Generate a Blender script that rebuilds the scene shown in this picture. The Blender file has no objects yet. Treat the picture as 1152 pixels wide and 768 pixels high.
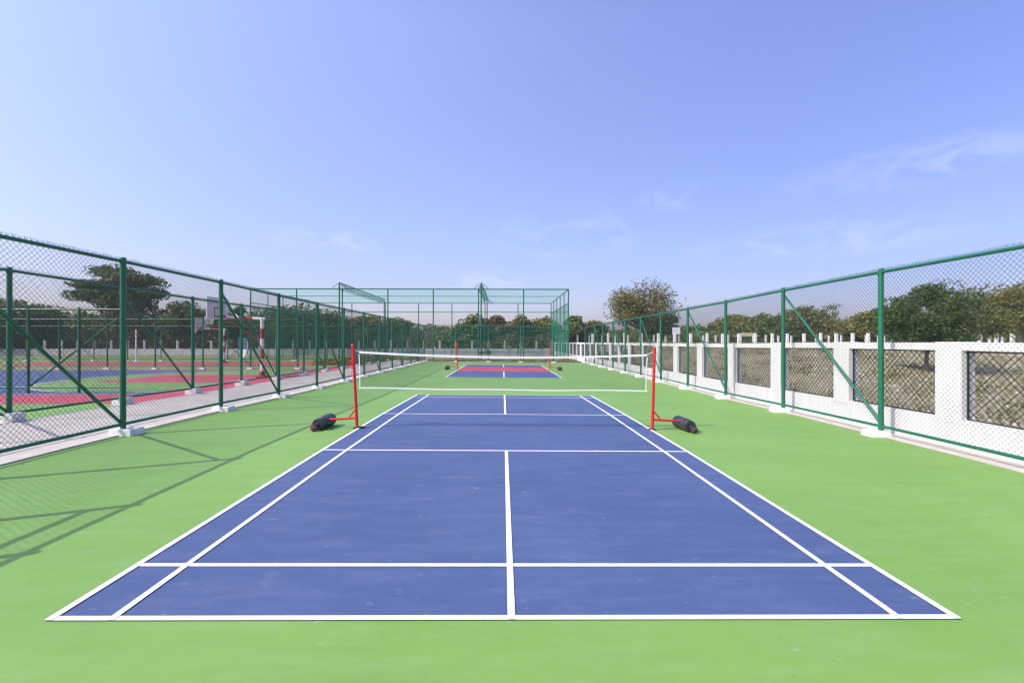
import bpy, bmesh, math, random
import numpy as np
from mathutils import Vector
scene = bpy.context.scene
COL = scene.collection
R = math.radians
random.seed(4)

# ------------------------------------------------------------------ world frame
# camera at the origin in plan; X to the right of the court, Y down the court
EYE = 1.85
KY = [-40.0, 3.156, 7.876, 11.84, 16.56, 400.0]
KH = [1.86, 1.851, 1.808, 1.809, 1.859, 1.86]
def gz(x, y):
    """height of the finished floor: crowned under the first net, falling to the right"""
    return EYE - float(np.interp(y, KY, KH)) - .0093 * max(-8.0, min(8.0, x))
def bearing(px, y):
    """X of a point y metres down the court seen in the direction px"""
    t = (px - 576) / 533.3
    return -0.057 + y * (t + .0192) / (1 - .0192 * t)

# ------------------------------------------------------------------ materials
def newmat(name):
    m = bpy.data.materials.new(name); m.use_nodes = True
    nt = m.node_tree; b = nt.nodes['Principled BSDF']
    return m, nt, b
def mix(nt, fac, a, b, blend='MIX'):
    n = nt.nodes.new('ShaderNodeMix'); n.data_type = 'RGBA'; n.blend_type = blend
    for sock, v in ((n.inputs[0], fac), (n.inputs[6], a), (n.inputs[7], b)):
        if isinstance(v, bpy.types.NodeSocket): nt.links.new(v, sock)
        elif isinstance(v, (int, float)): sock.default_value = v
        else: sock.default_value = (*v, 1)
    return n.outputs[2]
def noise(nt, scale, detail=4, rough=.6, sc=(1, 1, 1), lo=.3, hi=.7):
    tc = nt.nodes.new('ShaderNodeNewGeometry')
    mp = nt.nodes.new('ShaderNodeMapping'); mp.inputs['Scale'].default_value = sc
    nt.links.new(tc.outputs['Position'], mp.inputs['Vector'])
    n = nt.nodes.new('ShaderNodeTexNoise'); n.inputs['Scale'].default_value = scale
    n.inputs['Detail'].default_value = detail; n.inputs['Roughness'].default_value = rough
    nt.links.new(mp.outputs[0], n.inputs['Vector'])
    r = nt.nodes.new('ShaderNodeMapRange'); r.inputs[1].default_value = lo; r.inputs[2].default_value = hi
    nt.links.new(n.outputs[0], r.inputs[0])
    return r.outputs[0]
def bump(nt, b, h, strength=.2, dist=.01):
    n = nt.nodes.new('ShaderNodeBump'); n.inputs['Strength'].default_value = strength
    n.inputs['Distance'].default_value = dist
    nt.links.new(h, n.inputs['Height']); nt.links.new(n.outputs[0], b.inputs['Normal'])
def surf(name, a, c, scale=3, rough=.6, spec=.3, metal=0, fine=None, sc=(1, 1, 1), bstr=0, lo=.3, hi=.7, detail=4):
    """two-tone weathered surface with an optional finer speckle"""
    m, nt, b = newmat(name)
    col = mix(nt, noise(nt, scale, detail, sc=sc, lo=lo, hi=hi), a, c)
    if fine:
        f = noise(nt, fine[0], 3, lo=.35, hi=.65)
        col = mix(nt, f, col, mix(nt, fine[1], col, (0, 0, 0)))
        if bstr: bump(nt, b, f, bstr)
    nt.links.new(col, b.inputs['Base Color'])
    b.inputs['Roughness'].default_value = rough
    b.inputs['Specular IOR Level'].default_value = spec
    b.inputs['Metallic'].default_value = metal
    return m
def acrylic(name, base, streak=.06):
    """acrylic court paint: soft squeegee streaks across the court, big pale patches, dust, fine grit"""
    m, nt, b = newmat(name)
    k = 1 - streak * 1.7
    dark = tuple(v * k for v in base); pale = tuple(min(1, v * 1.06 + .012) for v in base)
    c = mix(nt, noise(nt, 1.0, 5, .65, (.35, 2.2, 1), .3, .7), dark, base)
    c = mix(nt, noise(nt, .35, 4, .6, (1, 1, 1), .42, .75), c, pale)
    st = nt.nodes.new('ShaderNodeMath'); st.operation = 'MULTIPLY'; st.inputs[1].default_value = .75
    nt.links.new(noise(nt, 2.6, 6, .75, (.45, 1.9, 1), .46, .80), st.inputs[0])
    c = mix(nt, st.outputs[0], c, mix(nt, .075, c, (.70, .75, .85)))
    st = nt.nodes.new('ShaderNodeMath'); st.operation = 'MULTIPLY'; st.inputs[1].default_value = .8
    nt.links.new(noise(nt, 1.7, 6, .7, (.5, 1.6, 1), .52, .8), st.inputs[0])
    c = mix(nt, st.outputs[0], c, mix(nt, .06, c, (0, 0, 0)))
    n3 = noise(nt, 2.3, 7, .75, (1, 1, 1), .60, .82)
    dust = nt.nodes.new('ShaderNodeMath'); dust.operation = 'MULTIPLY'; dust.inputs[1].default_value = .16
    nt.links.new(n3, dust.inputs[0])
    c = mix(nt, dust.outputs[0], c, (.40, .38, .36))
    st = nt.nodes.new('ShaderNodeMath'); st.operation = 'MULTIPLY'; st.inputs[1].default_value = .30
    nt.links.new(noise(nt, 11, 4, .6, (.6, 1.2, 1), .66, .78), st.inputs[0])
    c = mix(nt, st.outputs[0], c, (.45, .46, .50))
    st = nt.nodes.new('ShaderNodeMath'); st.operation = 'MULTIPLY'; st.inputs[1].default_value = .28
    nt.links.new(noise(nt, 7.3, 5, .7, (1.5, .8, 1), .64, .80), st.inputs[0])
    c = mix(nt, st.outputs[0], c, (.02, .03, .03))
    g = noise(nt, 180, 2, .6, (1, 1, 1), .3, .7)
    c = mix(nt, g, mix(nt, .07, c, (0, 0, 0)), c)
    nt.links.new(c, b.inputs['Base Color'])
    b.inputs['Roughness'].default_value = .62; b.inputs['Specular IOR Level'].default_value = .38
    bump(nt, b, g, .12, .004)
    return m
M = {}
M['green_court'] = acrylic('green_acrylic', (.160, .318, .060))
M['blue_court'] = acrylic('blue_acrylic', (.054, .089, .202), .05)
M['red_court'] = acrylic('red_acrylic', (.43, .052, .082))
M['line'] = surf('line_paint', (.80, .80, .80), (.58, .60, .64), 7, .6, fine=(90, .08), lo=.55, hi=.85, detail=8)
M['concrete'] = surf('path_concrete', (.54, .515, .455), (.43, .41, .36), .9, .85, .2, fine=(45, .14), bstr=.25)
M['kerb'] = surf('kerb_concrete', (.52, .50, .445), (.41, .395, .355), 2.2, .85, .2, fine=(60, .10))
def wall_mat():
    """limewashed render: rain streaks, patchy coats, small soiled spots"""
    m, nt, b = newmat('whitewash')
    c = mix(nt, noise(nt, 1.3, 5, .65, (1, 1, 1), .35, .7), (.80, .795, .78), (.73, .725, .71))
    st = nt.nodes.new('ShaderNodeMath'); st.operation = 'MULTIPLY'; st.inputs[1].default_value = .6
    nt.links.new(noise(nt, 5, 5, .7, (1.4, 1.4, .12), .56, .74), st.inputs[0])
    c = mix(nt, st.outputs[0], c, (.52, .51, .47))
    st = nt.nodes.new('ShaderNodeMath'); st.operation = 'MULTIPLY'; st.inputs[1].default_value = .55
    nt.links.new(noise(nt, 3.1, 7, .8, (1, 1, 1), .60, .76), st.inputs[0])
    c = mix(nt, st.outputs[0], c, (.42, .40, .36))
    g = noise(nt, 30, 4, .7, (1, 1, 1), .3, .7)
    c = mix(nt, g, mix(nt, .07, c, (0, 0, 0)), c)
    nt.links.new(c, b.inputs['Base Color']); b.inputs['Roughness'].default_value = .85
    b.inputs['Specular IOR Level'].default_value = .2
    bump(nt, b, g, .35, .01)
    return m
M['whitewash'] = wall_mat()
M['old_white'] = surf('old_whitewash', (.62, .62, .61), (.48, .48, .47), .8, .85, .2, fine=(2.5, .10))
M['footing'] = surf('footing_whitewash', (.84, .835, .81), (.68, .675, .65), 5, .85, .2, fine=(50, .10), bstr=.2)
M['green_metal'] = surf('green_enamel', (.005, .098, .050), (.008, .125, .066), 4, .38, .5)
M['wire'] = surf('pvc_wire', (.006, .028, .022), (.012, .042, .033), 6, .75, .15)
M['cage_metal'] = surf('cage_enamel', (.006, .095, .058), (.010, .120, .072), 3, .45, .4)
M['red_metal'] = surf('red_enamel', (.60, .012, .018), (.50, .014, .016), 8, .35, .5)
M['faded_red'] = surf('faded_red', (.36, .045, .040), (.30, .05, .045), 5, .5, .3)
M['white_metal'] = surf('white_enamel', (.80, .80, .80), (.70, .70, .70), 5, .45, .4)
M['rubber'] = surf('black_rubber', (.020, .021, .027), (.035, .037, .05), 9, .42, .45)
M['blackmetal'] = surf('dark_metal', (.025, .025, .028), (.04, .04, .045), 9, .5, .4)
M['steel'] = surf('dull_steel', (.35, .35, .36), (.28, .28, .29), 9, .4, .5, .8)
M['tape'] = surf('net_tape', (.82, .82, .80), (.76, .76, .74), 12, .8, .1)
M['thread'] = surf('net_thread', (.05, .05, .055), (.06, .06, .065), 12, .8, .1)
M['black_wire'] = surf('black_wire', (.018, .018, .02), (.03, .03, .03), 12, .6, .3)
M['blue_paint'] = surf('blue_paint', (.05, .14, .33), (.04, .11, .27), 5, .5, .3)
M['thatch'] = surf('pale_canvas', (.33, .29, .18), (.25, .22, .14), 3, .9, .1)
M['bark'] = surf('bark', (.11, .085, .065), (.18, .15, .12), 5, .95, .1)
M['rock'] = surf('rubble_stone', (.60, .57, .52), (.34, .31, .27), 2, .95, .1)

def soil_mat():
    m, nt, b = newmat('dry_soil')
    c = mix(nt, noise(nt, .35, 6, .65, (1, 1, 1), .35, .65), (.40, .345, .235), (.28, .26, .155))
    c = mix(nt, noise(nt, 1.6, 6, .75, (1, 1, 1), .5, .72), c, (.19, .20, .085))
    f = noise(nt, 12, 6, .8, (1, 1, 1), .35, .68)
    c = mix(nt, f, mix(nt, .30, c, (.06, .05, .04)), c)
    nt.links.new(c, b.inputs['Base Color']); b.inputs['Roughness'].default_value = .95
    b.inputs['Specular IOR Level'].default_value = .1
    bump(nt, b, f, .5, .04)
    return m
M['soil'] = soil_mat()

def leaf_mat(name, a, c, d):
    """foliage: each leaf its own tint, with slow drifts over the crown, slightly translucent"""
    m, nt, b = newmat(name)
    g = nt.nodes.new('ShaderNodeNewGeometry')
    col = mix(nt, g.outputs['Random Per Island'], a, c)
    col = mix(nt, noise(nt, .8, 3, .6, (1, 1, 1), .45, .72), col, d)
    nt.links.new(col, b.inputs['Base Color'])
    b.inputs['Roughness'].default_value = .6; b.inputs['Specular IOR Level'].default_value = .25
    tr = nt.nodes.new('ShaderNodeBsdfTranslucent'); nt.links.new(col, tr.inputs[0])
    mx = nt.nodes.new('ShaderNodeMixShader'); mx.inputs[0].default_value = .28
    out = nt.nodes['Material Output']
    nt.links.new(b.outputs[0], mx.inputs[1]); nt.links.new(tr.outputs[0], mx.inputs[2])
    nt.links.new(mx.outputs[0], out.inputs[0])
    return m
LEAF = {
    'dark': leaf_mat('leaf_dark', (.045, .078, .024), (.090, .140, .040), (.125, .150, .048)),
    'mid': leaf_mat('leaf_mid', (.070, .120, .030), (.140, .200, .055), (.185, .205, .062)),
    'olive': leaf_mat('leaf_olive', (.105, .125, .038), (.185, .195, .068), (.225, .185, .068)),
    'brown': leaf_mat('leaf_brown', (.115, .108, .045), (.180, .155, .070), (.185, .098, .055)),
    'yellow': leaf_mat('leaf_yellow', (.135, .165, .042), (.210, .220, .062), (.260, .180, .045)),
}
def net_mat(name, col, cover, through=.3):
    """fine knotted netting, far below a pixel: part of the light goes through"""
    m, nt, b = newmat(name)
    b.inputs['Base Color'].default_value = (*col, 1); b.inputs['Roughness'].default_value = .8
    b.inputs['Specular IOR Level'].default_value = .1
    tp = nt.nodes.new('ShaderNodeBsdfTransparent'); mx = nt.nodes.new('ShaderNodeMixShader')
    mx.inputs[0].default_value = cover
    tl = nt.nodes.new('ShaderNodeBsdfTranslucent'); tl.inputs[0].default_value = (*col, 1)
    m2 = nt.nodes.new('ShaderNodeMixShader'); m2.inputs[0].default_value = through
    nt.links.new(b.outputs[0], m2.inputs[1]); nt.links.new(tl.outputs[0], m2.inputs[2])
    nt.links.new(tp.outputs[0], mx.inputs[1]); nt.links.new(m2.outputs[0], mx.inputs[2])
    nt.links.new(mx.outputs[0], nt.nodes['Material Output'].inputs[0])
    return m
M['roof_net'] = net_mat('roof_netting', (.10, .40, .30), .28, .6)
M['side_net'] = net_mat('side_netting', (.02, .22, .15), .55)
M['faint_net'] = net_mat('faint_netting', (.03, .22, .14), .10)
M['rear_net'] = net_mat('rear_netting', (.03, .20, .13), .20)

# ------------------------------------------------------------------ objects
def tag(o, label=None, cat=None, group=None, kind=None):
    if label: o['label'] = label
    if cat: o['category'] = cat
    if group: o['group'] = group
    if kind: o['kind'] = kind
    return o
def empty(name, loc, label=None, cat=None, group=None):
    o = bpy.data.objects.new(name, None); o.empty_display_size = .2
    COL.objects.link(o); o.location = loc
    return tag(o, label, cat, group)
def wloc(o):
    v = Vector((0, 0, 0))
    while o: v += o.location; o = o.parent
    return v
class MB:
    """collects shapes given in world coordinates; build() links them as ONE mesh object"""
    def __init__(s): s.v = []; s.f = []
    def add(s, v, f):
        k = len(s.v); s.v += [tuple(p) for p in v]; s.f += [tuple(i + k for i in q) for q in f]; return s
    def box(s, x0, x1, y0, y1, z0, z1, inset=0):
        i = inset
        v = [(x0, y0, z0), (x1, y0, z0), (x1, y1, z0), (x0, y1, z0),
             (x0 + i, y0 + i, z1), (x1 - i, y0 + i, z1), (x1 - i, y1 - i, z1), (x0 + i, y1 - i, z1)]
        return s.add(v, [(3, 2, 1, 0), (4, 5, 6, 7), (0, 1, 5, 4), (1, 2, 6, 5), (2, 3, 7, 6), (3, 0, 4, 7)])
    def tube(s, p, q, r, r2=None, n=10, cap=True):
        p = Vector(p); q = Vector(q); r2 = r if r2 is None else r2
        d = (q - p).normalized(); a = d.orthogonal().normalized(); b = d.cross(a)
        v = []
        for c, rr in ((p, r), (q, r2)):
            for k in range(n):
                t = 2 * math.pi * (k + .5) / n
                v.append(c + a * (rr * math.cos(t)) + b * (rr * math.sin(t)))
        f = [(k, (k + 1) % n, n + (k + 1) % n, n + k) for k in range(n)]
        if cap: f += [tuple(range(n - 1, -1, -1)), tuple(range(n, 2 * n))]
        return s.add(v, f)
    def path(s, pts, rad, n=8):
        pts = [Vector(p) for p in pts]; k0 = len(s.v); L = len(pts)
        for i, c in enumerate(pts):
            d = (pts[min(i + 1, L - 1)] - pts[max(i - 1, 0)]).normalized()
            a = d.cross(Vector((.03, 1, .02))).normalized(); b = d.cross(a)
            r = rad[i] if isinstance(rad, (list, tuple)) else rad
            for k in range(n):
                t = 2 * math.pi * k / n
                s.v.append(tuple(c + a * (r * math.cos(t)) + b * (r * math.sin(t))))
        for i in range(L - 1):
            for k in range(n):
                s.f.append((k0 + i * n + k, k0 + i * n + (k + 1) % n, k0 + (i + 1) * n + (k + 1) % n, k0 + (i + 1) * n + k))
        s.f.append(tuple(k0 + k for k in range(n - 1, -1, -1))); s.f.append(tuple(k0 + (L - 1) * n + k for k in range(n)))
        return s
    def lathe(s, c, axis, prof, n=28):
        """prof: (distance along axis, radius)"""
        c = Vector(c); d = Vector(axis).normalized(); a = d.orthogonal().normalized(); b = d.cross(a)
        k0 = len(s.v)
        for h, r in prof:
            for k in range(n):
                t = 2 * math.pi * k / n
                s.v.append(tuple(c + d * h + a * (r * math.cos(t)) + b * (r * math.sin(t))))
        for i in range(len(prof) - 1):
            for k in range(n):
                s.f.append((k0 + i * n + k, k0 + i * n + (k + 1) % n, k0 + (i + 1) * n + (k + 1) % n, k0 + (i + 1) * n + k))
        s.f.append(tuple(k0 + k for k in range(n - 1, -1, -1)))
        s.f.append(tuple(k0 + (len(prof) - 1) * n + k for k in range(n)))
        return s
    def build(s, name, mat, parent=None, smooth=False, loc=None):
        base = wloc(parent) if parent else Vector(loc or (0, 0, 0))
        me = bpy.data.meshes.new(name)
        me.from_pydata([(x - base.x, y - base.y, z - base.z) for x, y, z in s.v], [], s.f)
        me.materials.append(mat)
        if smooth:
            me.polygons.foreach_set('use_smooth', [True] * len(me.polygons))
            try: me.set_sharp_from_angle(angle=R(40))
            except Exception: pass
        o = bpy.data.objects.new(name, me); COL.objects.link(o)
        if parent: o.parent = parent
        elif loc: o.location = loc
        return o
def bevel(o, w, seg=2):
    b = o.modifiers.new('bevel', 'BEVEL'); b.width = w; b.segments = seg; b.limit_method = 'ANGLE'
    return o

# ------------------------------------------------------------------ the setting: floors and paint
def sheet(name, polys, mat, off, kind='structure', ycuts=(), zf=gz):
    """flat polygons laid on the floor, cut where its slope changes"""
    bm = bmesh.new()
    for p in polys:
        bm.faces.new([bm.verts.new((x, y, 0)) for x, y in p])
    for y in list(KY) + list(ycuts):
        bmesh.ops.bisect_plane(bm, geom=bm.verts[:] + bm.edges[:] + bm.faces[:], plane_co=(0, y, 0), plane_no=(0, 1, 0))
    for x in (-8, 8):
        bmesh.ops.bisect_plane(bm, geom=bm.verts[:] + bm.edges[:] + bm.faces[:], plane_co=(x, 0, 0), plane_no=(1, 0, 0))
    for v in bm.verts: v.co.z = zf(v.co.x, v.co.y) + off
    bmesh.ops.recalc_face_normals(bm, faces=bm.faces)
    for f in bm.faces:
        if f.normal.z < 0: f.normal_flip()
    me = bpy.data.meshes.new(name); bm.to_mesh(me); bm.free(); me.materials.append(mat)
    o = bpy.data.objects.new(name, me); COL.objects.link(o)
    return tag(o, kind=kind)
def rect(x0, x1, y0, y1): return [(x0, y0), (x1, y0), (x1, y1), (x0, y1)]
LX, RX, END = -7.15, 7.43, 42.9          # edges of the green floor
sheet('court_surround', [rect(LX, RX, -12, END)], M['green_court'], 0)
# first court: 6.1 m by 13.4 m
LW = .05
def badminton(y0, name, lines_name, singles=True):
    y1 = y0 + 13.4; h = LW
    sheet(name, [rect(-3.05, 3.05, y0, y1)], M['blue_court'], .004)
    cross = [(y0, y0 + h), (y1 - h, y1), (y0 + .76 - h / 2, y0 + .76 + h / 2), (y1 - .76 - h / 2, y1 - .76 + h / 2),
             (y0 + 4.72 - h / 2, y0 + 4.72 + h / 2), (y0 + 8.68 - h / 2, y0 + 8.68 + h / 2)]
    sheet('cross_court_line', [rect(-3.05, 3.05, a, b) for a, b in cross], M['line'], .008)
    longs = [rect(-3.052, -3.05 + h, y0, y1), rect(3.05 - h, 3.052, y0, y1),
             rect(-2.63 - h / 2, -2.63 + h / 2, y0, y1), rect(2.63 - h / 2, 2.63 + h / 2, y0, y1),
             rect(-h / 2, h / 2, y0, y0 + 4.72), rect(-h / 2, h / 2, y0 + 8.68, y1)]
    sheet(lines_name, longs, M['line'], .0115)
badminton(3.156, 'badminton_court', 'long_court_line')
# second court beyond: blue with a red band across the middle, centre line only outside the band
y0 = 24.75; y1 = 38.35
sheet('far_court', [rect(-3.05, 3.05, y0, 30.0), rect(-3.05, 3.05, 35.0, y1)], M['blue_court'], .004)
sheet('far_court_red_band', [rect(-3.05, 3.05, 30.0, 35.0)], M['red_court'], .004)
sheet('far_cross_court_line', [rect(-3.05, 3.05, y0, y0 + .06), rect(-3.05, 3.05, y1 - .06, y1)], M['line'], .008)
sheet('far_long_court_line', [rect(-3.05, -2.99, y0, y1), rect(2.99, 3.05, y0, y1), rect(-.03, .03, y0, 30.0), rect(-.03, .03, 35.0, y1)], M['line'], .0115)
# concrete strips, path
sheet('kerb_strip', [rect(LX - .55, LX - .012, -12, END), rect(RX + .012, 7.89, -12, END + .9), rect(LX - .55, RX, END + .012, END + .9)], M['kerb'], .022)
sheet('floor_edge', [rect(LX - .012, LX, -12, END), rect(RX, RX + .012, -12, END), rect(LX, RX, END, END + .012)], M['soil'], .003)
sheet('path', [rect(-10.62, LX - .55, -12, 48)], M['concrete'], .015)
# slab sides of the kerb facing the green floor
kb = MB()
for a, b in zip([-12, 3.156, 7.876, 11.84, 16.56], [3.156, 7.876, 11.84, 16.56, END]):
    for xx, sx in ((LX - .012, -1), (RX + .012, 1)):
        v = [(xx, a, gz(xx, a) + .021), (xx, b, gz(xx, b) + .021), (xx, b, gz(xx, b) - .03), (xx, a, gz(xx, a) - .03)]
        kb.add(v, [(0, 1, 2, 3)])
tag(kb.build('kerb_face', M['kerb']), kind='structure')

# ground under and around everything, rising beyond the right-hand wall
def ss(t): t = max(0., min(1., t)); return t * t * (3 - 2 * t)
def terr(x, y):
    z = gz(x, y) - .09
    if x > 8.3:
        g = ss((x - 8.3) / 7)
        far = ss((y - 2) / 42)
        side = ss((x - 9) / 30)
        z += 1.75 * g * max(far, side)
        z += g * (.10 * math.sin(x * .9 + 1) * math.cos(y * .7) + .07 * math.sin(x * 2.3 + y * 1.7))
    elif y > 47: z += .0
    if x < 8.3 and y > 71: z += .25 * ss((y - 71) / 10)
    d = math.hypot(x, y)
    z += .9 * ss((d - 150) / 300)
    return z
def terrain():
    xs = sorted(set([-3000, -1200, -600, -300] + list(range(-200, 8, 8)) + [7.9, 8.3] + [8.3 + .5 * i for i in range(1, 60)] + list(range(40, 200, 6)) + [300, 600, 1200, 3000]))
    ys = sorted(set([-600, -200, -80, -40, -20] + list(range(-12, 0, 3)) + KY[1:5] + [.8 * i for i in range(0, 90)] + list(range(72, 200, 6)) + [300, 600, 1200, 3500]))
    v = [(x, y, terr(x, y)) for y in ys for x in xs]; n = len(xs)
    f = [(j * n + i, j * n + i + 1, (j + 1) * n + i + 1, (j + 1) * n + i) for j in range(len(ys) - 1) for i in range(n - 1)]
    m = MB(); m.add(v, f); o = m.build('ground', M['soil'], smooth=True); tag(o, kind='structure')
terrain()

# the ball courts on the left
CX0 = -12.25; HY = 23.6                       # basketball base line and hoop axis
def arc(cx, cy, r, a0, a1, n): return [(cx + r * math.cos(R(a0 + (a1 - a0) * i / n)), cy + r * math.sin(R(a0 + (a1 - a0) * i / n))) for i in range(n + 1)]
def ball_courts():
    Y0, Y1 = HY - 7.3, HY + 6.9
    sheet('ball_court_surround', [rect(-75, -10.62, -12, 60)], M['green_court'], 0)
    sheet('red_border', [rect(-40.5, -10.62, 13.75, Y0), rect(CX0, -10.62, Y0, 36.0), rect(-40.5, CX0, Y1, 31.4),
                         rect(-40.5, CX0, 36.5, 43.0), rect(-70, -10.62, 48.5, 51.5)], M['red_court'], .004)
    sheet('basketball_court', [rect(-40.5, CX0, Y0, Y1)], M['blue_court'], .004)
    hx = CX0 - 1.5
    inside = [(CX0, HY + 6.55), (CX0, HY - 6.55)] + arc(hx, HY, 6.75, 256, 104, 30)
    sheet('three_point_area', [inside], M['green_court'], .008)
    sheet('free_throw_lane', [rect(CX0 - 5.9, CX0, HY - 2.6, HY + 2.4)], M['red_court'], .012)
    ring = []
    o = arc(hx, HY, 6.8, 256, 104, 30); i_ = arc(hx, HY, 6.72, 256, 104, 30)
    for k in range(30): ring.append([i_[k], o[k], o[k + 1], i_[k + 1]])
    sheet('three_point_line', ring + [rect(CX0 - .9, CX0 - .0, HY - 6.62, HY - 6.55)], M['line'], .016)
    sheet('ball_court_line', [rect(-40.5, CX0, Y0, Y0 + .06), rect(CX0 - .06, CX0, Y0 + .06, Y1), rect(-40.5, CX0, Y1, Y1 + .06)], M['line'], .016)
    sheet('lane_line', [rect(CX0 - 5.9, CX0, HY - 2.65, HY - 2.6), rect(CX0 - 5.9, CX0, HY + 2.4, HY + 2.45)], M['line'], .020)
ball_courts()
sheet('far_verge', [rect(-10.6, 7.85, END + 1.0, 47.5)], M['soil'], -.02)

# ------------------------------------------------------------------ chain-link fences
PITCH = .088
def mesh_wires(mb, P, L, z0, z1, barbs=True, r=.0025, pitch=PITCH):
    """diamond mesh over [0,L]x[z0,z1]; P(s,z) gives the world point"""
    H = z1 - z0
    top = z1 + (.078 if barbs else 0)
    def wire(a, b):
        a = Vector(a); b = Vector(b)
        d = (b - a).normalized(); n1 = d.orthogonal().normalized(); n2 = d.cross(n1)
        v = [a + n1 * r, a + n2 * r, a - n1 * r, a - n2 * r, b + n1 * r, b + n2 * r, b - n1 * r, b - n2 * r]
        mb.add(v, [(0, 1, 5, 4), (1, 2, 6, 5), (2, 3, 7, 6), (3, 0, 4, 7)])
    Ht = top - z0
    k = -int(Ht / pitch) - 1
    while k * pitch < L:
        s0 = k * pitch
        a, b = max(s0, 0), min(s0 + Ht, L)
        if b > a + .002:
            wire(P(a, z0 + a - s0), P(b, z0 + b - s0))
            wire(P(L - a, z0 + a - s0), P(L - b, z0 + b - s0))
        k += 1
    if barbs:
        # twisted wire ends standing above the top rail
        s0 = .02
        while s0 < L - .02:
            h = z1 + random.uniform(.062, .098); dx = random.uniform(-.018, .018)
            for q in (-1, 1):
                a = Vector(P(s0 + q * .010, z1 + .02)); b = Vector(P(s0 + dx + q * .022, h))
                n1 = Vector((.0032, 0, 0)); n2 = Vector((0, .0032, 0))
                mb.add([a + n1, a + n2, a - n1, a - n2, b + n1, b + n2, b - n1, b - n2], [(0, 1, 5, 4), (1, 2, 6, 5), (2, 3, 7, 6), (3, 0, 4, 7)])
            s0 += pitch
def fence(axis, fixed, stops, label, cat='fence', height=3.3, braces=(), footh=.115, footing=True, name='chain_link_fence', foot_shift=0, post_r=.049, wire_r=.0025, gate=None, side=1, footw=.17):
    """axis 'Y' runs along Y at X=fixed; stops are the post places; braces: (i, j) from the top of post i to the foot of post j"""
    def G(s): return (fixed, s) if axis == 'Y' else (s, fixed)
    x, y = G(stops[0])
    root = empty(name, (x, y, gz(x, y)), label, cat)
    def zt(s): return gz(*G(s)) + height
    def base(s): return gz(*G(s))
    for s in stops:
        x, y = G(s); g = base(s)
        m = MB(); m.tube((x, y, g + (.10 if footing else 0)), (x, y, g + height + .03), post_r, n=14)
        m.lathe((x, y, g + height + .03), (0, 0, 1), [(0, post_r * 1.06), (.018, post_r * .95), (.03, post_r * .5)], 14)
        m.lathe((x, y, g + height - .075), (0, 0, 1), [(0, post_r), (.004, post_r + .007), (.036, post_r + .007), (.04, post_r)], 14)
        for hh in (.175, .9, 1.65, 2.4):
            m.lathe((x, y, g + hh + random.uniform(-.02, .02)), (0, 0, 1), [(0, post_r), (.003, post_r + .005), (.012, post_r + .005), (.015, post_r)], 14)
        m.build('post', M['green_metal'], root, smooth=True)
        if footing:
            fx = x + foot_shift; w = footw * random.uniform(.93, 1.07); w2 = footw * random.uniform(.8, .95)
            f = MB().box(fx - w, fx + w, y - w2, y + w2, g - .03, g + footh + random.uniform(-.012, .012), .012)
            bevel(f.build('footing', M['footing'], root), .008)
    for i in range(len(stops) - 1):
        a, b = stops[i], stops[i + 1]
        ga, gb = base(a), base(b)
        ax, ay = G(a); bx, by = G(b)
        if gate and i == gate:
            for h, nm in ((2.9, 'gate_head'), (.12, 'gate_sill'), (1.5, 'gate_bar')):
                MB().tube((ax, ay, ga + h), (bx, by, gb + h), .036).build(nm, M['green_metal'], root, smooth=True)
        MB().tube((ax, ay, ga + height - .02), (bx, by, gb + height - .02), .032, n=12).build('top_rail', M['green_metal'], root, smooth=True)
        if not (gate and i == gate):
            MB().tube((ax, ay, ga + .195), (bx, by, gb + .195), .030, n=12).build('bottom_rail', M['green_metal'], root, smooth=True)
        m = MB()
        L = abs(b - a); sg = 1 if b > a else -1
        off = .035 * side
        def P(s, z, a=a, sg=sg, ga=ga, gb=gb, L=L):
            q = a + sg * s; zz = ga + (gb - ga) * s / L + z
            wob = .014 * math.sin(q * 2.1 + z * 3)
            return (fixed + off + wob, q, zz) if axis == 'Y' else (q, fixed + off + wob, zz)
        mesh_wires(m, P, L, .195, height - .02, r=wire_r)
        m.build('wire_mesh', M['wire'], root)
    for i, j in braces:
        (ax, ay), (bx, by) = G(stops[i]), G(stops[j])
        o = .045 * side
        p = (ax + (o if axis == 'Y' else 0), ay + (o if axis == 'X' else 0), base(stops[i]) + height - .18)
        q = (bx + (o if axis == 'Y' else 0), by + (o if axis == 'X' else 0), base(stops[j]) + .22)
        MB().tube(p, q, .030, n=12).build('brace', M['green_metal'], root, smooth=True)
    return root
# near left fence: a small gate beside the camera, then even bays to the far corner
ls = [-1.0, 2.77, 3.94, 5.94] + [9.08 + 3.105 * k for k in range(12)]
ls[-1] = 43.4
fence('Y', -7.22, ls, 'long green chain-link fence between the court and the concrete path', braces=[(3, 4), (5, 6), (7, 8), (9, 10), (11, 12), (13, 14)], gate=1, foot_shift=.07, side=-1, height=3.28, footw=.20)
rs = [-.6, 2.75, 6.05] + [9.36 + 3.31 * k for k in range(11)]
rs[-1] = 43.4
fence('Y', 7.52, rs, 'long green chain-link fence beside the white wall on the right', braces=[(4, 3), (6, 5), (8, 7), (10, 9), (12, 11)], foot_shift=-.10, height=3.3, side=1, footw=.20)
fence('X', 43.4, [-7.3 + 2.96 * k for k in range(1, 5)] + [7.52 - 2.9], 'green chain-link end fence behind the far court', side=1)
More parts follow.
